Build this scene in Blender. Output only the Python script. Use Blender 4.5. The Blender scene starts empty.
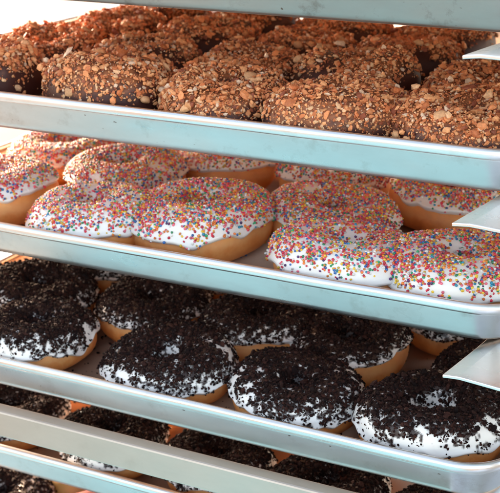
import bpy, math, random
import numpy as np
from mathutils import Matrix, Vector

scene = bpy.context.scene
COL = scene.collection

# ------------------------------------------------------------------ camera
F_PX, W_PX, H_PX = 1166.5, 500.0, 493.0
cam = bpy.data.cameras.new('camera')
cam_o = bpy.data.objects.new('camera', cam); COL.objects.link(cam_o)
CAM_R = Matrix(((0.9002, -0.1480, 0.4096), (0.4355, 0.3059, -0.8466), (0.0, 0.9405, 0.3398)))
CAM_P = Vector((0.17821, -0.64397, 0.22014))
cam_o.matrix_world = Matrix.Translation(CAM_P) @ CAM_R.to_4x4()
cam.sensor_fit = 'HORIZONTAL'; cam.sensor_width = 36.0
cam.lens = 36.0 * F_PX / W_PX
cam.clip_start = 0.02; cam.clip_end = 500.0
cam.dof.use_dof = True; cam.dof.focus_distance = 0.76; cam.dof.aperture_fstop = 20.0
scene.camera = cam_o

# ------------------------------------------------------------------ sky, sun, exposure
SUN_EL, SUN_AZ = math.radians(13), math.radians(-60)     # azimuth measured from +Y (into the rack) towards +X
world = bpy.data.worlds.new('World'); scene.world = world; world.use_nodes = True
wn = world.node_tree; bg = wn.nodes['Background']
sky = wn.nodes.new('ShaderNodeTexSky'); sky.sky_type = 'NISHITA'; sky.sun_disc = False
sky.sun_elevation = SUN_EL; sky.sun_rotation = SUN_AZ
hz = wn.nodes.new('ShaderNodeHueSaturation'); hz.inputs['Saturation'].default_value = 0.55     # a slightly hazy sky
wn.links.new(sky.outputs[0], hz.inputs['Color']); wn.links.new(hz.outputs[0], bg.inputs[0]); bg.inputs[1].default_value = 0.11
sun = bpy.data.lights.new('sun', 'SUN'); sun.energy = 5.0; sun.angle = math.radians(10.0); sun.color = (1.0, 0.68, 0.45)
sun_o = bpy.data.objects.new('sun', sun); COL.objects.link(sun_o)
sd = Vector((math.sin(SUN_AZ) * math.cos(SUN_EL), math.cos(SUN_AZ) * math.cos(SUN_EL), math.sin(SUN_EL)))
sun_o.rotation_euler = sd.to_track_quat('Z', 'Y').to_euler()
scene.view_settings.view_transform = 'Standard'; scene.view_settings.look = 'None'
scene.view_settings.exposure = 2.66; scene.view_settings.gamma = 1.0
scene.cycles.max_bounces = 12; scene.cycles.diffuse_bounces = 6; scene.cycles.glossy_bounces = 6

# ------------------------------------------------------------------ materials
def new_mat(name):
    m = bpy.data.materials.new(name); m.use_nodes = True
    nt = m.node_tree; return m, nt, nt.nodes['Principled BSDF']
def noise(nt, scale, detail=4, rough=0.55, vec=None, coord='Object'):
    tc = nt.nodes.new('ShaderNodeTexCoord'); n = nt.nodes.new('ShaderNodeTexNoise')
    mp = nt.nodes.new('ShaderNodeMapping')
    nt.links.new(tc.outputs[coord], mp.inputs[0]); nt.links.new(mp.outputs[0], n.inputs['Vector'])
    if vec: mp.inputs['Scale'].default_value = vec
    n.inputs['Scale'].default_value = scale; n.inputs['Detail'].default_value = detail; n.inputs['Roughness'].default_value = rough
    return n
def ramp(nt, src, stops):
    r = nt.nodes.new('ShaderNodeValToRGB'); nt.links.new(src, r.inputs[0])
    while len(r.color_ramp.elements) < len(stops): r.color_ramp.elements.new(0.5)
    for e, (p, c) in zip(r.color_ramp.elements, stops):
        e.position = p; e.color = (*c, 1) if len(c) == 3 else c
    return r
def g(v): return (v, v, v)
def bump(nt, src, strength, dist, bsdf, prev=None):
    b = nt.nodes.new('ShaderNodeBump'); b.inputs['Strength'].default_value = strength; b.inputs['Distance'].default_value = dist
    nt.links.new(src, b.inputs['Height'])
    if prev is not None: nt.links.new(prev.outputs[0], b.inputs['Normal'])
    nt.links.new(b.outputs[0], bsdf.inputs['Normal']); return b

def metal(name, base, rough0, rough1, dirt=0.0, dirtcol=(0.16, 0.10, 0.07), metallic=1.0, spots=0.0):
    m, nt, p = new_mat(name)
    p.inputs['Metallic'].default_value = metallic
    n1 = noise(nt, 26, 6, 0.6, (0.35, 1, 1))
    r = ramp(nt, n1.outputs[0], [(0.3, g(rough0)), (0.72, g(rough1))]); nt.links.new(r.outputs[0], p.inputs['Roughness'])
    n2 = noise(nt, 9, 7, 0.65, (0.5, 1, 1.6))
    c = ramp(nt, n2.outputs[0], [(0.3, tuple(b * 0.80 for b in base)), (0.65, base)])
    out = c.outputs[0]
    if dirt > 0:
        n3 = noise(nt, 34, 8, 0.7)
        d = ramp(nt, n3.outputs[0], [(0.56, g(0)), (0.72, g(dirt))])
        mx = nt.nodes.new('ShaderNodeMixRGB'); nt.links.new(d.outputs[0], mx.inputs[0]); nt.links.new(out, mx.inputs[1])
        mx.inputs[2].default_value = (*dirtcol, 1); out = mx.outputs[0]
    if spots > 0:
        n4 = noise(nt, 260, 2, 0.4, (0.5, 1, 1))
        d = ramp(nt, n4.outputs[0], [(0.775 - spots * 0.03, g(0)), (0.80 - spots * 0.03, g(0.8))])
        mx = nt.nodes.new('ShaderNodeMixRGB'); nt.links.new(d.outputs[0], mx.inputs[0]); nt.links.new(out, mx.inputs[1])
        mx.inputs[2].default_value = (0.10, 0.045, 0.03, 1); out = mx.outputs[0]
    if spots > 0:      # dried drips and grease rings
        n6 = noise(nt, 55, 5, 0.7, (0.45, 1, 0.7))
        d = ramp(nt, n6.outputs[0], [(0.60, g(0)), (0.635, g(0.12)), (0.66, g(0.02)), (0.75, g(0.08))])
        mx = nt.nodes.new('ShaderNodeMixRGB'); nt.links.new(d.outputs[0], mx.inputs[0]); nt.links.new(out, mx.inputs[1])
        mx.inputs[2].default_value = (0.20, 0.15, 0.12, 1); out = mx.outputs[0]
    nt.links.new(out, p.inputs['Base Color'])
    b1 = bump(nt, n1.outputs[0], 0.25, 0.0006, p)
    n5 = noise(nt, 420, 3, 0.6, (0.12, 1, 1)); bump(nt, n5.outputs[0], 0.18, 0.00015, p, b1)
    return m
M = {}
M['pan'] = metal('pan_aluminium', (0.62, 0.64, 0.64), 0.22, 0.46, 0.5, (0.36, 0.33, 0.30), 1.0, 0.5)
M['old_pan'] = metal('worn_pan_aluminium', (0.40, 0.375, 0.35), 0.34, 0.6, 0.85, (0.16, 0.11, 0.09), 1.0, 1.0)
M['patina_bounce'] = metal('pan_patina_bounce', (0.74, 0.55, 0.42), 0.34, 0.55, 0.5, (0.40, 0.24, 0.15))
M['rim'] = metal('rim_aluminium', (0.88, 0.88, 0.87), 0.20, 0.40, 0.25, (0.5, 0.45, 0.4))
M['rack'] = metal('rack_aluminium', (0.60, 0.53, 0.47), 0.36, 0.55, 0.3, (0.38, 0.33, 0.28))
M['runner'] = metal('runner_aluminium', (0.93, 0.92, 0.91), 0.22, 0.36, 0.12, (0.5, 0.45, 0.4))

def dough(name, c0, c1, c2):
    m, nt, p = new_mat(name)
    n = noise(nt, 45, 6, 0.6); r = ramp(nt, n.outputs[0], [(0.28, c0), (0.5, c1), (0.72, c2)])
    tc = nt.nodes.new('ShaderNodeTexCoord'); sp = nt.nodes.new('ShaderNodeSeparateXYZ'); nt.links.new(tc.outputs['Object'], sp.inputs[0])
    ad = nt.nodes.new('ShaderNodeMath'); ad.operation = 'MULTIPLY_ADD'; nt.links.new(n.outputs[0], ad.inputs[0]); ad.inputs[1].default_value = 0.012; nt.links.new(sp.outputs[2], ad.inputs[2])
    rg = ramp(nt, ad.outputs[0], [(0.0185, g(0)), (0.0225, g(0.35)), (0.0255, g(0.35)), (0.0300, g(0))])   # the pale unfried waist of a raised donut
    mw = nt.nodes.new('ShaderNodeMixRGB'); nt.links.new(rg.outputs[0], mw.inputs[0]); nt.links.new(r.outputs[0], mw.inputs[1]); mw.inputs[2].default_value = (0.86, 0.55, 0.27, 1)
    nt.links.new(mw.outputs[0], p.inputs['Base Color']); p.inputs['Roughness'].default_value = 0.55
    p.inputs['Subsurface Weight'].default_value = 0.15; p.inputs['Subsurface Radius'].default_value = (0.006, 0.003, 0.001)
    p.inputs['Subsurface Scale'].default_value = 0.6
    b = bump(nt, n.outputs[0], 0.8, 0.0016, p); n2 = noise(nt, 420, 5, 0.6, (1, 1, 2.2)); bump(nt, n2.outputs[0], 0.3, 0.0003, p, b)
    return m
M['dough'] = dough('fried_dough', (0.56, 0.16, 0.03), (0.76, 0.27, 0.06), (0.85, 0.40, 0.12))
def icing(name, col, rough, sss, coat=0.0, bmp=0.35):
    m, nt, p = new_mat(name)
    n = noise(nt, 30, 4); r = ramp(nt, n.outputs[0], [(0.3, tuple(c * 0.90 for c in col)), (0.7, col)])
    nt.links.new(r.outputs[0], p.inputs['Base Color']); p.inputs['Roughness'].default_value = rough
    if sss:
        p.inputs['Subsurface Weight'].default_value = sss; p.inputs['Subsurface Radius'].default_value = (0.004, 0.003, 0.002)
        p.inputs['Subsurface Scale'].default_value = 0.5
    p.inputs['Coat Weight'].default_value = coat; p.inputs['Coat Roughness'].default_value = 0.12
    n2 = noise(nt, 150, 3); bump(nt, n2.outputs[0], bmp, 0.0008, p)
    return m
M['white'] = icing('white_icing', (0.86, 0.83, 0.79), 0.38, 0.2, 0.25)

M['redglaze'] = icing('red_icing', (0.34, 0.07, 0.06), 0.6, 0.0, 0.0)
M['blueglaze'] = icing('pale_blue_icing', (0.07, 0.11, 0.125), 0.75, 0.0, 0.0)
for _k in ('redglaze', 'blueglaze'): M[_k].node_tree.nodes['Principled BSDF'].inputs['Specular IOR Level'].default_value = 0.15
M['yellowglaze'] = icing('yellow_icing', (0.45, 0.27, 0.08), 0.6, 0.0, 0.0)
def attr_mat(name, rough, coat=0.0, sss=0.0, grain=0.0):
    m, nt, p = new_mat(name)
    a = nt.nodes.new('ShaderNodeAttribute'); a.attribute_name = 'tint'; out = a.outputs['Color']
    if grain:
        n = noise(nt, 700, 3); r = ramp(nt, n.outputs[0], [(0.35, g(1 - grain)), (0.65, g(1))])
        mx = nt.nodes.new('ShaderNodeMixRGB'); mx.blend_type = 'MULTIPLY'; mx.inputs[0].default_value = 1
        nt.links.new(out, mx.inputs[1]); nt.links.new(r.outputs[0], mx.inputs[2]); out = mx.outputs[0]
    nt.links.new(out, p.inputs['Base Color']); p.inputs['Roughness'].default_value = rough
    p.inputs['Coat Weight'].default_value = coat
    if sss:
        p.inputs['Subsurface Weight'].default_value = sss; p.inputs['Subsurface Radius'].default_value = (0.002, 0.001, 0.0006)
        p.inputs['Subsurface Scale'].default_value = 0.5
    return m
M['sprinkle'] = attr_mat('sprinkle_sugar', 0.35, 0.2)
M['nut'] = attr_mat('chopped_peanut', 0.65, 0.0, 0.1, 0.25)
M['choc'] = attr_mat('chocolate_icing', 0.55, 0.0)
M['dusted'] = attr_mat('crumb_dusted_icing', 0.45, 0.15, 0.1)
M['crumb'] = attr_mat('cookie_crumb', 0.9, 0.0, 0.0, 0.35)
M['crumb'].node_tree.nodes['Principled BSDF'].inputs['Specular IOR Level'].default_value = 0.2

def ground_mat(name, c0, c1):
    m, nt, p = new_mat(name)
    n = noise(nt, 1.5, 8, 0.6); r = ramp(nt, n.outputs[0], [(0.3, c0), (0.7, c1)])
    nt.links.new(r.outputs[0], p.inputs['Base Color']); p.inputs['Roughness'].default_value = 0.9
    bump(nt, noise(nt, 60, 6).outputs[0], 0.4, 0.004, p)
    return m
M['ground'] = ground_mat('pavement', (0.235, 0.19, 0.16), (0.30, 0.245, 0.21))
M['cyan_reflector'] = ground_mat('cyan_reflector_mat', (0.13, 0.31, 0.39), (0.18, 0.39, 0.47))  # teal chosen for the cyan reflection it gives the tray fronts

# ------------------------------------------------------------------ mesh helpers
def tag(o, label=None, cat=None, group=None, kind=None):
    for k, v in (('label', label), ('category', cat), ('group', group), ('kind', kind)):
        if v: o[k] = v
    return o
def empty(name, loc):
    o = bpy.data.objects.new(name, None); o.location = loc; o.empty_display_size = 0.02; COL.objects.link(o); return o
def mesh_obj(name, V, F, mat, parent=None, smooth=True, tint=None, loc=None):
    V = np.asarray(V, dtype=np.float32).reshape(-1, 3)
    me = bpy.data.meshes.new(name)
    if isinstance(F, np.ndarray):
        n, k = F.shape
        me.vertices.add(len(V)); me.vertices.foreach_set('co', V.ravel())
        me.loops.add(n * k); me.loops.foreach_set('vertex_index', F.astype(np.int32).ravel())
        me.polygons.add(n); me.polygons.foreach_set('loop_start', np.arange(0, n * k, k, dtype=np.int32))
        me.polygons.foreach_set('loop_total', np.full(n, k, dtype=np.int32))
        me.update(calc_edges=True)
    else:
        me.from_pydata(V.tolist(), [], F); me.update()
    me.validate()
    me.polygons.foreach_set('use_smooth', np.full(len(me.polygons), smooth))
    if tint is not None:
        a = me.color_attributes.new('tint', 'FLOAT_COLOR', 'POINT')
        c = np.ones((len(V), 4), dtype=np.float32); c[:, :3] = tint; a.data.foreach_set('color', c.ravel())
    me.materials.append(mat)
    o = bpy.data.objects.new(name, me); COL.objects.link(o)
    if parent: o.parent = parent
    if loc: o.location = loc
    return o
def grid_faces(nu, nv, wrap_u=True, wrap_v=False):
    F = []
    for i in range(nu if wrap_u else nu - 1):
        for j in range(nv if wrap_v else nv - 1):
            i2, j2 = (i + 1) % nu, (j + 1) % nv
            F.append((i * nv + j, i2 * nv + j, i2 * nv + j2, i * nv + j2))
    return np.array(F, dtype=np.int32)
def box_vf(x0, x1, y0, y1, z0, z1):
    V = [(x, y, z) for x in (x0, x1) for y in (y0, y1) for z in (z0, z1)]
    F = [(0, 1, 3, 2), (4, 6, 7, 5), (0, 4, 5, 1), (2, 3, 7, 6), (0, 2, 6, 4), (1, 5, 7, 3)]
    return V, F
def bevel(o, w, seg=2):
    m = o.modifiers.new('bevel', 'BEVEL'); m.width = w; m.segments = seg; m.limit_method = 'ANGLE'
    return o
class Noise3:
    """smooth random field made of sine waves"""
    def __init__(s, rng, freq, n=10):
        s.k = rng.normal(size=(n, 3)); s.k /= np.linalg.norm(s.k, axis=1)[:, None]
        s.k *= freq * rng.uniform(0.6, 1.5, size=(n, 1)); s.ph = rng.uniform(0, 6.283, n)
    def __call__(s, P): return np.sin(P @ s.k.T + s.ph).mean(axis=-1) * 2.2

def ico(sub):
    t = (1 + 5 ** 0.5) / 2
    V = [(-1, t, 0), (1, t, 0), (-1, -t, 0), (1, -t, 0), (0, -1, t), (0, 1, t), (0, -1, -t), (0, 1, -t), (t, 0, -1), (t, 0, 1), (-t, 0, -1), (-t, 0, 1)]
    F = [(0, 11, 5), (0, 5, 1), (0, 1, 7), (0, 7, 10), (0, 10, 11), (1, 5, 9), (5, 11, 4), (11, 10, 2), (10, 7, 6), (7, 1, 8),
         (3, 9, 4), (3, 4, 2), (3, 2, 6), (3, 6, 8), (3, 8, 9), (4, 9, 5), (2, 4, 11), (6, 2, 10), (8, 6, 7), (9, 8, 1)]
    V = [np.array(v, float) / math.hypot(1, t) for v in V]
    for _ in range(sub):
        cache = {}; F2 = []
        def mid(a, b):
            k = (min(a, b), max(a, b))
            if k not in cache:
                m = V[a] + V[b]; V.append(m / np.linalg.norm(m)); cache[k] = len(V) - 1
            return cache[k]
        for a, b, c in F:
            ab, bc, ca = mid(a, b), mid(b, c), mid(c, a); F2 += [(a, ab, ca), (b, bc, ab), (c, ca, bc), (ab, bc, ca)]
        F = F2
    return np.array(V), np.array(F, dtype=np.int32)
ICO0, ICO1 = ico(0), ico(1)
def chunk_templates(rng, sub, n, jit):
    V, F = ICO1 if sub else ICO0
    T = []
    for _ in range(n):
        W = V * (1 + rng.normal(0, jit, (len(V), 1)))
        # chop with a few random planes so that pieces look broken, not round
        for _k in range(4):
            d = rng.normal(size=3); d /= np.linalg.norm(d); h = rng.uniform(0.45, 0.8)
            s = W @ d; W = W - np.clip(s - h, 0, None)[:, None] * d
        T.append(W)
    return np.array(T), F
def scatter(T, F, P, N, size, rng, flat=0.75, aspect=0.35):
    """place chunks on points P with normals N; returns verts, faces"""
    n = len(P); ti = rng.integers(0, len(T), n); W = T[ti]
    sc = np.stack([size * (1 + rng.uniform(-aspect, aspect, n)), size * (1 + rng.uniform(-aspect, aspect, n)), size * flat * (1 + rng.uniform(-0.25, 0.35, n))], 1)
    W = W * sc[:, None, :]
    N = N + rng.normal(0, 0.35, N.shape); N /= np.linalg.norm(N, axis=1)[:, None]
    A = rng.normal(size=N.shape); X = np.cross(N, A); X /= np.linalg.norm(X, axis=1)[:, None]; Y = np.cross(N, X)
    R = np.stack([X, Y, N], 1)
    W = np.einsum('nvk,nkj->nvj', W, R) + P[:, None, :]
    nv = T.shape[1]
    FF = (F[None] + (np.arange(n) * nv)[:, None, None]).reshape(-1, F.shape[1])
    return W.reshape(-1, 3), FF, nv

# ------------------------------------------------------------------ donuts
class Donut:
    def __init__(s, seed, R=0.0275, a=0.0190, h=0.036, lump=0.0018):
        s.lumpa = lump
        r = s.rng = np.random.default_rng(seed)
        s.R, s.a, s.h = R * r.uniform(0.97, 1.04), a * r.uniform(0.98, 1.05), h * r.uniform(0.95, 1.07)
        s.ph = r.uniform(0, 6.283, 5); s.am = np.array([0.045, 0.032, 0.016]) * r.uniform(0.5, 1.3, 3)
        s.lump = Noise3(r, 70); s.fine = Noise3(r, 260)
        s.tilt = r.normal(0, 0.03, 2)
    def base(s, u, v, off=0.0):
        """u round the ring, v round the section (0 outer equator, pi/2 top)"""
        c, sn = np.cos(v), np.sin(v)
        e = 0.82
        cc = np.sign(c) * np.abs(c) ** e; ss = np.sign(sn) * np.abs(sn) ** 0.9
        A = s.a + off; H = s.h / 2 + off
        rad = s.R + A * cc
        wob = 1 + s.am[0] * np.sin(2 * u + s.ph[0]) + s.am[1] * np.sin(3 * u + s.ph[1]) + s.am[2] * np.sin(5 * u + s.ph[2])
        rad = rad * wob
        z = s.h / 2 + H * ss * (1 + 0.05 * np.sin(2 * u + s.ph[3]) + 0.04 * np.sin(u + s.ph[4]))
        P = np.stack([rad * np.cos(u), rad * np.sin(u), z], -1)
        k = s.lump(P.reshape(-1, 3)).reshape(u.shape)
        d = np.stack([c * np.cos(u), c * np.sin(u), sn], -1)
        up = np.clip(sn * 1.5 + 1.0, 0, 1)[..., None]
        P = P + d * (k * s.lumpa)[..., None] * up
        P[..., 2] += (P[..., 0] * s.tilt[0] + P[..., 1] * s.tilt[1]) * up[..., 0]
        P[..., 2] = np.maximum(P[..., 2], 0.0)
        return P
    def body(s):
        nu, nv = 96, 36
        u, v = np.meshgrid(np.linspace(0, 2 * np.pi, nu, endpoint=False), np.linspace(0, 2 * np.pi, nv, endpoint=False), indexing='ij')
        return s.base(u, v), grid_faces(nu, nv, True, True)
    def set_icing(s, v_out, wig, thick, drip=0.0):
        r = s.rng; ph = r.uniform(0, 6.283, 8); s.th = thick; s.iph = ph
        fr = np.array([1, 2, 3, 5, 7, 11, 16, 23]); am = np.array([.35, .35, .35, .3, .28, .22, .16, .10]) * r.uniform(0.5, 1.3, 8)
        s.edge = lambda u: v_out + wig * sum(am[i] * np.sin(fr[i] * u + ph[i]) for i in range(8)) - drip * np.clip(np.sin(3 * u + ph[2]) * np.sin(5 * u + ph[3]) - 0.35, 0, 1)
        s.inner = lambda u: np.pi * 1.02 + 0.15 * np.sin(3 * u + ph[1])
    def ice_pt(s, u, t):
        v = s.edge(u) + (s.inner(u) - s.edge(u)) * t
        q = np.minimum(t, 1 - t) * 2
        prof = np.clip(q / 0.07, 0, 1) ** 0.5 * (1 + 0.35 * np.exp(-((q - 0.07) / 0.06) ** 2))
        P = s.base(u, v)
        off = -0.0006 + (s.th + 0.0006) * prof
        k = s.fine(P.reshape(-1, 3)).reshape(u.shape) * 0.00035 * prof
        d = np.stack([np.cos(v) * np.cos(u), np.cos(v) * np.sin(u), np.sin(v)], -1)
        return P + d * (off + k)[..., None], d
    def ice(s, nu=150, nv=44):
        tt = np.linspace(0, 1, nv); tt = 0.5 - 0.5 * np.cos(np.pi * tt) * (0.4 + 0.6 * np.abs(np.cos(np.pi * tt)))
        tt = np.sort(np.clip((tt - tt[0]) / (tt[-1] - tt[0]), 0, 1))
        u, t = np.meshgrid(np.linspace(0, 2 * np.pi, nu, endpoint=False), tt, indexing='ij')
        return s.ice_pt(u, t)[0], grid_faces(nu, nv, True, False)
    def sample(s, n, dens):
        """n candidate points on the icing; dens(u,t,P) gives the keep probability"""
        r = s.rng
        u = r.uniform(0, 2 * np.pi, n); t = r.uniform(0.01, 0.99, n)
        P, d = s.ice_pt(u, t)
        rad = np.hypot(P[:, 0], P[:, 1]) / (s.R + s.a)
        keep = r.uniform(size=n) < np.clip(rad, 0.1, 1) * dens(u, t, P)
        return P[keep], d[keep], t[keep], u[keep]

SPR = np.array([(0.72, 0.02, 0.06), (0.80, 0.06, 0.10), (0.85, 0.16, 0.24), (0.90, 0.22, 0.03), (0.90, 0.30, 0.05), (0.92, 0.60, 0.05),
                (0.03, 0.16, 0.48), (0.02, 0.32, 0.50), (0.02, 0.35, 0.14), (0.10, 0.03, 0.16), (0.86, 0.84, 0.80)])
SPR_W = np.array([.14, .09, .11, .11, .09, .13, .07, .05, .06, .04, .11])
NUT = np.array([(0.95, 0.42, 0.17), (0.88, 0.31, 0.11), (0.66, 0.19, 0.06), (0.95, 0.54, 0.28), (0.34, 0.085, 0.035), (0.94, 0.64, 0.43)])
NUT_W = np.array([.24, .26, .20, .12, .12, .06])

def make_donut(kind, name, label, cat, group, loc, wall, seed, scale=1.0, dens=1.0, bare=0.0, low=0.0, hole=0.0, wide=1.0):
    root = empty(name, loc); root.scale = (scale * wide, scale, scale)
    tr = random.Random(seed); tl = 0.07 if kind == 'peanut' else 0.035
    root.rotation_euler = (tr.uniform(-tl, tl), tr.uniform(-tl, tl), 0)
    lim = (wall + 0.0012 - loc[1]) / scale
    def mesh_obj(nm, V, F, *a, **k):      # a donut pressed against the tray wall flattens there
        V = np.array(V, dtype=float).reshape(-1, 3); off = a[4][1] if len(a) > 4 and a[4] else 0.0
        y = V[:, 1] + off; soft = 0.003
        q = (y - lim) / soft; y = np.where(q < 1, lim + soft * np.exp(np.minimum(q, 1) - 1), y) - off
        V[:, 1] = y
        return globals()['mesh_obj'](nm, V, F, *a, **k)
    tag(root, label, cat, group)
    d = Donut(seed, 0.0250, 0.0213, 0.0420, 0.0030) if kind == 'peanut' else Donut(seed, 0.0275 + hole, 0.0190 - hole, 0.0335); r = d.rng
    V, F = d.body()
    mesh_obj('dough_ring', V, F, M['dough'], root)
    if kind == 'sprinkle':
        d.set_icing(0.22 - low, 0.085, 0.0026, 0.25)
        V, F = d.ice(); mesh_obj('icing', V, F, M['white'], root)
        f = Noise3(r, 190); fc = Noise3(r, 700)
        P, N, t, u = d.sample(19000, lambda u, t, P: dens * (0.12 + 0.88 * np.clip((t - 0.05) / 0.22, 0, 1)) * np.clip(0.62 + 0.35 * f(P) + 0.4 * fc(P), 0.08, 1))
        P = P + N * r.uniform(-0.0003, 0.0007, (len(P), 1))
        W, FF, nv = scatter(ICO1[0][None], ICO1[1], P, N, np.clip(r.normal(0.00084, 0.00010, len(P)), 0.0006, 0.0011), r, 0.95, 0.14)
        c = SPR[r.choice(len(SPR), len(P), p=SPR_W / SPR_W.sum())] * r.uniform(0.55, 1.0, (len(P), 1))
        o = mesh_obj('sprinkles', W, FF, M['sprinkle'], root, True, np.repeat(np.clip(c, 0, 1), nv, 0)); tag(o, kind='stuff')
    elif kind == 'cookie':
        d.set_icing(0.12 - low, 0.15, 0.0026, 0.2)
        V, F = d.ice(320, 110)
        f = Noise3(r, 120); f2 = Noise3(r, 560); f3 = Noise3(r, 1300, 14)
        lo = 0.32
        def dn(u, t, P):
            k = f(P) * 0.40 + f2(P) * 0.60
            edge = np.clip((t - 0.02) / (0.43 if dens < 1.1 else 0.34), 0, 1) - bare * np.clip((t - 0.70) / 0.10, 0, 1)
            return np.clip((k + lo + edge * 1.1 - 0.42 + (dens - 1)) * 2.4, 0.0, 1) * (0.4 + 0.6 * np.clip(edge, 0, 1)) + 0.05
        tv = np.tile(np.linspace(0, 1, V.shape[1]), (V.shape[0], 1)); PV = V.reshape(-1, 3)
        w = dn(None, tv.ravel(), PV); w = np.clip((w - 0.52 + 0.55 * f3(PV) + 0.2 * Noise3(r, 2600)(PV)) * 4, 0, 1)[:, None]
        mesh_obj('icing', V, F, M['dusted'], root, True, np.array((0.86, 0.83, 0.79)) * (1 - w) + np.array((0.035, 0.018, 0.014)) * w)
        P, N, t, u = d.sample(17000, dn)
        T, TF = chunk_templates(r, 0, 8, 0.22)
        size = np.clip(r.lognormal(math.log(0.00062), 0.50, len(P)), 0.0003, 0.0026)
        size = np.where(t < 0.22, np.minimum(size, 0.0012), size)
        P = P + N * (size * r.uniform(-0.2, 0.9, len(P)) + np.clip(f(P), 0, 1) * 0.0008)[:, None]
        W, FF, nv = scatter(T, TF, P, N, size, r, 0.8, 0.4)
        k = r.uniform(0, 1, (len(P), 1)); c = np.array((0.008, 0.003, 0.003)) * (1 - k ** 1.5) + np.array((0.050, 0.017, 0.012)) * k ** 1.5
        o = mesh_obj('cookie_crumbs', W, FF, M['crumb'], root, False, np.repeat(c, nv, 0)); tag(o, kind='stuff')
    elif kind == 'peanut':
        d.set_icing(-0.75, 0.16, 0.0024, 0.3)
        V, F = d.ice(200, 70)
        f = Noise3(r, 110); f2 = Noise3(r, 300)
        def dn(u, t, P):
            k = f(P) * 0.5 + f2(P) * 0.3
            edge = np.clip((t - low) / 0.15, 0, 1)
            return dens * np.clip(0.10 + edge * 0.95 + 0.75 * k - (0.12 if low > 0.2 else 0.0), 0.01, 1)
        tv = np.tile(np.linspace(0, 1, V.shape[1]), (V.shape[0], 1)); PV = V.reshape(-1, 3)
        w = np.clip((dn(None, tv.ravel(), PV) - 0.62 - 0.5 * np.clip((0.36 - tv.ravel()) / 0.2, 0, 1) + 0.25 * Noise3(r, 900)(PV)) * 2.0, 0, 1)[:, None]
        mesh_obj('chocolate_icing', V, F, M['choc'], root, True, np.array((0.060, 0.014, 0.009)) * (1 - w) + np.array((0.34, 0.115, 0.04)) * w)
        P, N, t, u = d.sample(13500, dn)
        T, TF = chunk_templates(r, 0, 10, 0.16)
        size = np.clip(r.lognormal(math.log(0.00074), 0.56, len(P)), 0.0003, 0.0040)
        f4 = Noise3(r, 200)
        P = P + N * (size * r.uniform(0.0, 1.3, len(P)) + np.clip(f4(P), 0, 1) * 0.0022)[:, None]
        W, FF, nv = scatter(T, TF, P, N, size, r, 0.6, 0.5)
        c = NUT[r.choice(len(NUT), len(P), p=NUT_W / NUT_W.sum())] * r.uniform(0.75, 1.12, (len(P), 1))
        o = mesh_obj('peanut_crumbs', W, FF, M['nut'], root, False, np.repeat(c, nv, 0)); tag(o, kind='stuff')
        T1, TF1 = chunk_templates(r, 1, 5, 0.05)
        for i in range(int(r.integers(4, 7))):
            uu = np.array([r.uniform(0, 6.283)]); tt = np.array([r.uniform(0.14, 0.62)])
            Pp, Nn = d.ice_pt(uu, tt)
            sz = r.uniform(0.0032, 0.0048)
            W, FF, nv = scatter(T1[i % 5][None], TF1, np.zeros((1, 3)), Nn, np.array([sz]), r, 0.55, 0.3)
            c = np.array((0.80, 0.42, 0.20)) * r.uniform(0.8, 1.1)
            mesh_obj('peanut_piece', W, FF, M['nut'], root, True, np.clip(np.repeat(c[None], nv, 0), 0, 1), tuple((Pp + Nn * sz * 0.55)[0]))
    else:
        d.set_icing(0.0, 0.2, 0.0022, 0.4)
        V, F = d.ice(); mesh_obj('icing', V, F, M[kind], root)
    return root

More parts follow.
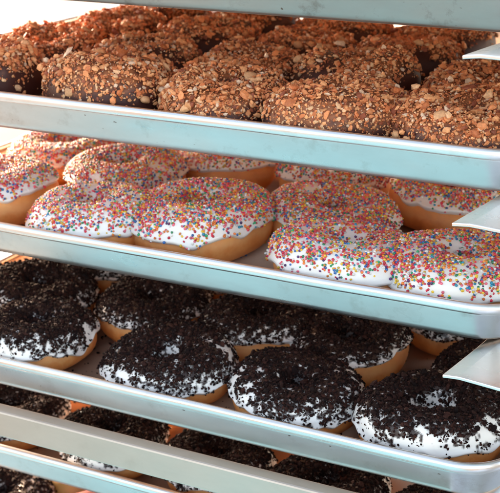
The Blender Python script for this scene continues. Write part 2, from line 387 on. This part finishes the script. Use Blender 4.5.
# ------------------------------------------------------------------ sheet trays
def rrect(x0, x1, y0, y1, r, nseg=12, nside=40):
    """closed outline: points, outward normals"""
    P = []; cs = [((x1 - r, y0 + r), -90), ((x1 - r, y1 - r), 0), ((x0 + r, y1 - r), 90), ((x0 + r, y0 + r), 180)]
    for i, ((cx, cy), a0) in enumerate(cs):
        for k in range(nseg + 1):
            a = math.radians(a0 + 90 * k / nseg); P.append((cx + r * math.cos(a), cy + r * math.sin(a), math.cos(a), math.sin(a)))
        nx = cs[(i + 1) % 4]; a = math.radians(nx[1]); q = (nx[0][0] + r * math.cos(a), nx[0][1] + r * math.sin(a)); p = P[-1]
        for k in range(1, nside):
            t = k / nside; P.append((p[0] + (q[0] - p[0]) * t, p[1] + (q[1] - p[1]) * t, math.cos(a), math.sin(a)))
    return np.array(P)
def make_tray(name, label, z, x0, x1, yb, h, seed, mat, rim_mat, depth=0.78):
    """yb: y of the bottom of the front wall; walls flare outwards to the rolled rim"""
    rng = np.random.default_rng(seed)
    root = empty(name, (0, 0, z)); tag(root, label, 'baking tray', 'aluminium trays on the rack')
    B = rrect(x0, x1, yb, yb + depth, 0.030)
    w = 0.0016
    # wall profile: (outward offset, height): bottom edge round, up the outside, over, down the inside
    prof = [(-0.006, 0.0), (-0.0028, 0.0006), (-0.0006, 0.0028), (0.0004, 0.0055), (0.0052, h - 0.0085), (0.0056, h - 0.0072), (0.0056, h - 0.003),
            (0.0040, h - 0.003), (0.0036, h - 0.0075), (-0.0016, 0.0062), (-0.0030, 0.0036), (-0.0060, 0.0020), (-0.012, 0.0017)]
    n = len(B); m = len(prof); V = np.zeros((n, m, 3))
    nz = Noise3(rng, 22, 6)
    for j, (o, zz) in enumerate(prof):
        V[:, j, 0] = B[:, 0] + B[:, 2] * o; V[:, j, 1] = B[:, 1] + B[:, 3] * o; V[:, j, 2] = zz
    nz2 = Noise3(rng, 75, 6)
    dent = (nz(V.reshape(-1, 3)) + 0.35 * nz2(V.reshape(-1, 3))).reshape(n, m) * 0.0007 * np.clip(V[:, :, 2] / h * 1.5, 0, 1)
    V[:, :, 0] += B[:, 2][:, None] * dent; V[:, :, 1] += B[:, 3][:, None] * dent
    sag = nz(np.stack([B[:, 0], B[:, 1], 0 * B[:, 0]], 1) * 0.35) * 0.0006
    V[:, :, 2] += sag[:, None] * (V[:, :, 2] / h)
    F = [tuple(f) for f in grid_faces(n, m, True, False)]
    VV = V.reshape(-1, 3).tolist()
    F.append(tuple(i * m for i in range(n))); F.append(tuple(i * m + m - 1 for i in reversed(range(n))))
    po = mesh_obj('pan', VV, F, mat, root)
    po.data.materials.append(M['patina_bounce'])
    for p in po.data.polygons:          # inside browned by baking; underside tinted alike to bounce warm light down
        if p.index >= n * (m - 1) or p.index % (m - 1) >= 8 or p.index % (m - 1) < 1: p.material_index = 1
    # rolled rim
    q = 14; Rm = np.zeros((n, q, 3))
    for j in range(q):
        a = 2 * math.pi * j / q
        o = 0.0042 + 0.0029 * math.cos(a); zz = h - 0.0034 + 0.0034 * math.sin(a) * (1.0 if math.sin(a) > 0 else 1.35)
        Rm[:, j, 0] = B[:, 0] + B[:, 2] * (o + dent[:, 5]); Rm[:, j, 1] = B[:, 1] + B[:, 3] * (o + dent[:, 5]); Rm[:, j, 2] = zz + sag
    mesh_obj('rolled_rim', Rm, grid_faces(n, q, True, True), rim_mat, root)
    return root

LV = {0: 0.1, 1: 0.0, 2: -0.1, 3: -0.2, 4: -0.3, 5: -0.4}
make_tray('baking_tray', 'dull stained grey tray cut off by the top edge of the photo', LV[0], -0.530, 0.030, 0.0665, 0.030, 1, M['old_pan'], M['rim'])
make_tray('baking_tray', 'shiny aluminium tray carrying the chopped peanut donuts', LV[1], -0.530, 0.030, 0.0610, 0.0300, 2, M['pan'], M['rim'])
make_tray('baking_tray', 'shiny aluminium tray carrying the rainbow sprinkle donuts', LV[2], -0.512, 0.030, 0.0520, 0.0290, 3, M['pan'], M['rim'])
make_tray('baking_tray', 'aluminium tray with whole front rim in view above the grey crossbar, carrying dark crumb donuts', LV[3], -0.490, 0.034, 0.0216, 0.0285, 4, M['pan'], M['rim'])
make_tray('baking_tray', 'tray at lower left just below the grey crossbar, its rim reflecting pinkish light', LV[4], -0.530, 0.030, 0.0520, 0.0275, 5, M['pan'], M['rim'])
make_tray('baking_tray', 'lowest tray at the bottom left corner holding blue and red iced donuts', LV[5], -0.530, 0.030, 0.0520, 0.0275, 6, M['pan'], M['rim'])

# ------------------------------------------------------------------ the rack
rack = empty('bakery_rack', (0, 0, -0.95)); tag(rack, 'tall aluminium bakery rack whose ledges and crossbar hold all the trays', 'rack')
RZ = 0.95
def prism(name, poly, z0, z1, mat, parent, bw=0.0004):
    n = len(poly); V = [(x, y, z0) for x, y in poly] + [(x, y, z1) for x, y in poly]
    F = [tuple(reversed(range(n))), tuple(range(n, 2 * n))] + [(i, (i + 1) % n, n + (i + 1) % n, n + i) for i in range(n)]
    o = mesh_obj(name, V, F, mat, parent, False); bevel(o, bw); return o
def boxo(name, a, mat, parent, bw=0.0008):
    V, F = box_vf(*a); o = mesh_obj(name, V, F, mat, parent, False); return bevel(o, bw)
for k in range(-7, 9):
    z = RZ + 0.1 * k - 0.0006
    poly = [(0.0, 0.0), (0.070, -0.012), (0.070, 0.85), (0.016, 0.85), (0.016, 0.10)]
    if z < 1.4:
        RV = []
        for yy, xi in ((0.0, 0.0), (0.05, 0.0085), (0.10, 0.016), (0.85, 0.016)):     # inner edge bent down, shaped to give a grey shade band
            for dx, dz in ((0.0, -0.0018), (0.004, -0.0011), (0.011, -0.0001), (0.018, 0.0), (0.070 - xi, 0.0)):
                sk = -0.17 * (xi + dx) if yy == 0.0 else 0.0
                RV.append((xi + dx, yy + sk, z + dz))
        nb = len(RV); RV += [(a, b, c - 0.0022) for a, b, c in RV]; RF = []
        for a in range(3):
            for b in range(4):
                q = (a * 5 + b, a * 5 + b + 1, a * 5 + b + 6, a * 5 + b + 5); RF += [q, tuple(k2 + nb for k2 in reversed(q))]
        ring = [0, 1, 2, 3, 4, 9, 14, 19, 18, 17, 16, 15, 10, 5]
        RF += [(ring[(k2 + 1) % 14], ring[k2], ring[k2] + nb, ring[(k2 + 1) % 14] + nb) for k2 in range(14)]
        o = bevel(mesh_obj('runner', RV, RF, M['runner'], rack, False), 0.0006)
        prism('runner', [(-0.57, 0.0), (-0.50, 0.0), (-0.50, 0.85), (-0.57, 0.85)], z - 0.0024, z, M['runner'], rack, 0.0008)
        for ch, x in ((o, 0.0702),):
            boxo('runner_flange', (x, x + 0.0018, -0.010, 0.85, z - 0.030, z), M['runner'], rack)
        boxo('runner_flange', (-0.5720, -0.5702, 0.0, 0.85, z - 0.010, z), M['runner'], rack)
for x in (-0.6005, 0.0725):
    for y in (0.002, 0.822):
        boxo('post', (x, x + 0.028, y, y + 0.028, 0.06, 1.78), M['rack'], rack, 0.003)
bz = RZ - 0.2090
V = []; F = []
def add(a):
    v, f = box_vf(*a); b = len(V); V.extend(v); F.extend([tuple(i + b for i in q) for q in f])
cb = prism('crossbar', [(0, 0)] * 0 or [(-0.5995, 0.0), (0.1, 0.0), (0.1, 0.0125), (-0.5995, 0.0125)], bz - 0.0225, bz, M['rack'], rack, 0.0016)

# ------------------------------------------------------------------ the donuts
FL = 0.0022   # tray floor thickness
rs = random.Random(7)
T_P, T_S, T_C = 'peanut tray', 'sprinkle tray', 'crumb tray'
P_ = [  # x, y, scale, label
 (-0.431, 0.120, 1.03, 'peanut donut half cut off by the left edge of the photo, front row'),
 (-0.308, 0.112, 1.06, 'peanut donut with pale greyish crumbs on its left end, second in the front row'),
 (-0.210, 0.114, 1.03, 'front row peanut donut in the middle, one big tan nut near the rim'),
 (-0.116, 0.112, 1.04, 'pale topped peanut donut second from the right in the front row'),
 (-0.024, 0.104, 1.04, 'peanut donut at the right end of the front row behind the tray corner'),
 (-0.436, 0.216, 1.02, 'orange brown peanut donut at the left end of the second row'),
 (-0.330, 0.206, 1.03, 'peanut donut with thick nut ridge, second from left in the second row'),
 (-0.236, 0.212, 1.00, 'peanut donut third from left in the second row, behind the middle front one'),
 (-0.140, 0.208, 1.04, 'peanut donut with large flat tan nut on top, second row right of centre'),
 (-0.036, 0.200, 1.00, 'peanut donut at the right end of the second row under the pointed ledge'),
 (-0.425, 0.318, 1.02, 'dark peanut donut at the left end of the third row beside the bright gap'),
 (-0.325, 0.310, 1.00, 'dark peanut donut second from left in the shaded third row'),
 (-0.226, 0.314, 1.02, 'dark peanut donut in the centre of the shaded third row'),
 (-0.128, 0.308, 1.00, 'shaded peanut donut second from right in the third row'),
 (-0.028, 0.300, 1.00, 'shaded peanut donut at the right end of the third row behind the pointed ledge'),
 (-0.430, 0.415, 1.00, 'peanut donut at the left end of the back row, just under the top tray'),
 (-0.330, 0.410, 1.00, 'peanut donut second from left in the back row, just under the top tray'),
 (-0.230, 0.412, 1.00, 'peanut donut third from left in the back row, just under the top tray'),
 (-0.130, 0.408, 1.00, 'peanut donut fourth from left in the back row, just under the top tray'),
]
S_ = [
 (-0.437, 0.121, 1.04, 1.0, 'peach lit sprinkle donut cut off by the left edge of the photo'),
 (-0.322, 0.100, 1.00, 0.7, 'sprinkle donut with white icing and sparse sprinkles, second from left in the front row'),
 (-0.238, 0.130, 1.12, 1.0, 'largest sprinkle donut, densely covered, in the middle of the front row'),
 (-0.103, 0.098, 1.00, 0.85, 'sprinkle donut with a sunken hole, second from right in the front row'),
 (-0.020, 0.104, 1.06, 0.8, 'sprinkle donut at the right end of the front row beside the tray corner'),
 (-0.355, 0.204, 1.04, 1.0, 'peach lit sprinkle donut in the second row behind the two left front ones'),
 (-0.445, 0.250, 1.02, 1.1, 'sprinkle donut at the back left touching the left tray side'),
 (-0.150, 0.187, 1.00, 1.1, 'sprinkle donut directly behind the one with the sunken hole'),
 (-0.074, 0.272, 1.06, 0.9, 'sprinkle donut showing a tall bare orange side near the right ledge'),
 (-0.302, 0.292, 1.00, 1.0, 'sprinkle donut in the back row, a thin strip seen behind the largest one'),
 (-0.192, 0.300, 1.00, 1.0, 'sprinkle donut in the back row, only icing seen just under the peanut tray'),
 (0.0, 0.166, 0.80, 1.1, 'sprinkle donut tucked under the right ledge behind the right end front one'),
 (-0.395, 0.330, 1.00, 1.0, 'sprinkle donut deep in the back left, barely seen behind the others'),
]
C_ = [
 (-0.366, 0.062, 1.0, 'crumb donut cut off at the left edge of the photo, with white icing patches'),
 (-0.240, 0.066, 1.02, 'crumb donut with bluish white icing in its hole, left of centre in the front row'),
 (-0.131, 0.062, 1.00, 'crumb donut right of centre in the front row with its hole filled by crumbs'),
 (-0.027, 0.073, 1.03, 'crumb donut with a clear white ring hole, at the right end of the front row'),
 (-0.414, 0.145, 1.04, 'very dark crumb donut at the left end of the second row'),
 (-0.306, 0.164, 1.03, 'dark crumb donut in the second row with an orange side seen behind the left ones'),
 (-0.206, 0.168, 1.01, 'dark crumb donut in the second row with a pinkish icing edge near the centre'),
 (-0.124, 0.164, 0.98, 'crumb donut with a bare golden side facing the gap, second row right'),
 (-0.062, 0.262, 1.00, 'crumb donut at the back right showing only its orange side under the tray above'),
 (0.000, 0.168, 0.96, 'crumb donut half hidden under the right ledge in the second row'),
 (-0.400, 0.248, 1.02, 'dark crumb donut at the left end of the third row, deep in shade'),
 (-0.298, 0.268, 1.00, 'dark crumb donut second from left in the third row, deep in shade'),
 (-0.190, 0.274, 1.00, 'dark crumb donut in the centre of the third row, deep in shade'),
]
D_ = [(-0.425, 0.105, 'crumb donut on the tray below the crossbar, at its left end'), (-0.315, 0.104, 'crumb donut below the crossbar whose orange side shows in the gap at left'),
      (-0.215, 0.108, 'crumb donut below the crossbar, third from the left'), (-0.115, 0.104, 'crumb donut below the crossbar, seen above the bar near the bottom centre'),
      (-0.015, 0.106, 'crumb donut below the crossbar under the right corner of the tray above')]
def fit(y, s, yb):      # keep every front donut clear of the tray's front wall
    return max(y, yb + 0.0495 * s)
i = 0
for x, y, s, lab in P_:
    i += 1; s *= 0.99; y = fit(y, s, 0.061); make_donut('peanut', 'peanut_donut', lab, 'donut', 'chopped peanut donuts on the upper tray', (x, y, LV[1] + FL), 0.061, 100 + i, s, 1.0, 0.0, 0.17 if y < 0.15 else 0.28)
for x, y, s, dd, lab in S_:
    i += 1; s *= 1.07; y = fit(y, s, 0.052); make_donut('sprinkle', 'sprinkle_donut', lab, 'donut', 'rainbow sprinkle donuts on the middle tray', (x, y, LV[2] + FL), 0.052, 200 + i, s, dd, 0.0, {1: -0.25, 2: 0.2, 3: 0.12, 4: 0.3, 5: 0.35, 9: -0.45, 10: -0.15}.get(i - 19, 0.0), 0.0, {2: 1.05, 4: 1.10, 5: 1.04, 8: 1.06}.get(i - 19, 1.0))
for x, y, s, lab in C_:
    i += 1; s *= 1.05; y = fit(y, s, 0.0216); make_donut('cookie', 'crumb_donut', lab, 'donut', 'dark crumb donuts on the third tray', (x, y, LV[3] + FL), 0.0216, 300 + i, s, 1.0 if y < 0.1 else 1.5, {2: 0.6, 4: 0.7}.get(i - 32, 0.0), {3: 0.1, 4: 0.2, 6: -0.12, 7: -0.2, 8: -0.2}.get(i - 32, 0.0), {4: 0.003, 2: 0.0015}.get(i - 32, 0.0))
for x, y, lab in D_:
    i += 1; make_donut('cookie', 'crumb_donut', lab, 'donut', 'dark crumb donuts on the tray below the crossbar', (x, y, LV[4] + FL), 0.052, 400 + i, 1.0, 1.25)
make_donut('cookie', 'iced_donut', 'pale bluish iced donut with dark specks at the bottom left corner of the photo', 'donut', 'iced donuts on the lowest tray', (-0.448, 0.112, LV[5] + FL), 0.052, 501, 1.0, 0.85)
make_donut('redglaze', 'iced_donut', 'red iced donut at the bottom edge, right of the pale blue one', 'donut', 'iced donuts on the lowest tray', (-0.345, 0.112, LV[5] + FL), 0.052, 502, 1.0)
make_donut('yellowglaze', 'iced_donut', 'yellow iced donut peeking between the pale blue and red ones', 'donut', 'iced donuts on the lowest tray', (-0.405, 0.190, LV[5] + FL), 0.052, 503, 1.0)

def smear(label, loc, rad, seed):
    r = np.random.default_rng(seed); nu, nv = 40, 10; ph = r.uniform(0, 6.283, 5)
    u, t = np.meshgrid(np.linspace(0, 2 * np.pi, nu, endpoint=False), np.linspace(0.02, 1, nv), indexing='ij')
    rr = rad * t * (1 + 0.28 * np.sin(2 * u + ph[0]) + 0.16 * np.sin(3 * u + ph[1]) + 0.1 * np.sin(7 * u + ph[2]))
    z = rad * 0.28 * np.sqrt(np.clip(1 - t ** 2.5, 0, 1)) * (1 + 0.3 * np.sin(u + ph[3]) * t)
    V = np.stack([rr * np.cos(u), rr * np.sin(u), z], -1).reshape(-1, 3).tolist(); F = [tuple(q) for q in grid_faces(nu, nv)]
    F.append(tuple(i * nv for i in reversed(range(nu))))
    tag(mesh_obj('icing_drip', V, F, M['white'], None, True, None, loc), label, 'icing')
smear('white icing drip on the tray between the two leftmost front crumb donuts', (-0.300, 0.083, LV[3] + FL), 0.009, 5)
def fallen(name, label, z, yb, n, med, cols, mat, seed, round_=False):
    r = np.random.default_rng(seed)
    P = np.stack([r.uniform(-0.47, 0.015, n), yb + 0.006 + r.uniform(0, 1, n) ** 1.3 * 0.30, np.zeros(n)], 1)
    size = np.clip(r.lognormal(math.log(med), 0.15 if round_ else 0.5, n), 0.0004, 0.0024)
    P[:, 2] = z + size * 0.7
    T, TF = (ICO1[0][None], ICO1[1]) if round_ else chunk_templates(r, 0, 6, 0.2)
    W, FF, nv = scatter(T, TF, P, np.tile((0, 0, 1.0), (n, 1)), size, r, 0.8, 0.1 if round_ else 0.4)
    c = cols[r.integers(0, len(cols), n)] * r.uniform(0.8, 1.1, (n, 1))
    tag(mesh_obj(name, W, FF, mat, None, round_, np.repeat(np.clip(c, 0, 1), nv, 0)), label, 'crumbs', None, 'stuff')
DARK = np.array([(0.010, 0.005, 0.005), (0.035, 0.014, 0.010)])
fallen('fallen_crumbs', 'dark crumbs fallen between the donuts of the third tray', LV[3] + FL, 0.0216, 900, 0.0008, DARK, M['crumb'], 61)
fallen('fallen_crumbs', 'dark crumbs fallen on the tray below the crossbar', LV[4] + FL, 0.052, 600, 0.0008, DARK, M['crumb'], 62)
fallen('fallen_sprinkles', 'loose rainbow sprinkles lying on the middle tray', LV[2] + FL, 0.052, 420, 0.00095, SPR, M['sprinkle'], 63, True)
fallen('fallen_peanut_crumbs', 'loose peanut crumbs lying on the upper tray', LV[1] + FL, 0.061, 900, 0.0010, NUT, M['nut'], 64)
# ------------------------------------------------------------------ setting
gm = 120.0
def sheet(name, y0, y1, z, mat):
    mesh_obj(name, [(-gm, y0, z), (gm, y0, z), (gm, y1, z), (-gm, y1, z)], [(0, 1, 2, 3)], mat)['kind'] = 'structure'
sheet('ground', -gm, gm, -0.96, M['ground'])
mesh_obj('cyan_reflector', [(-1.15, -6, -0.956), (0.45, -6, -0.956), (0.45, 0.5, -0.956), (-1.15, 0.5, -0.956)], [(0, 1, 2, 3)], M['cyan_reflector'])['kind'] = 'structure'  # unseen teal patch, added and sized so the tray fronts reflect cyan
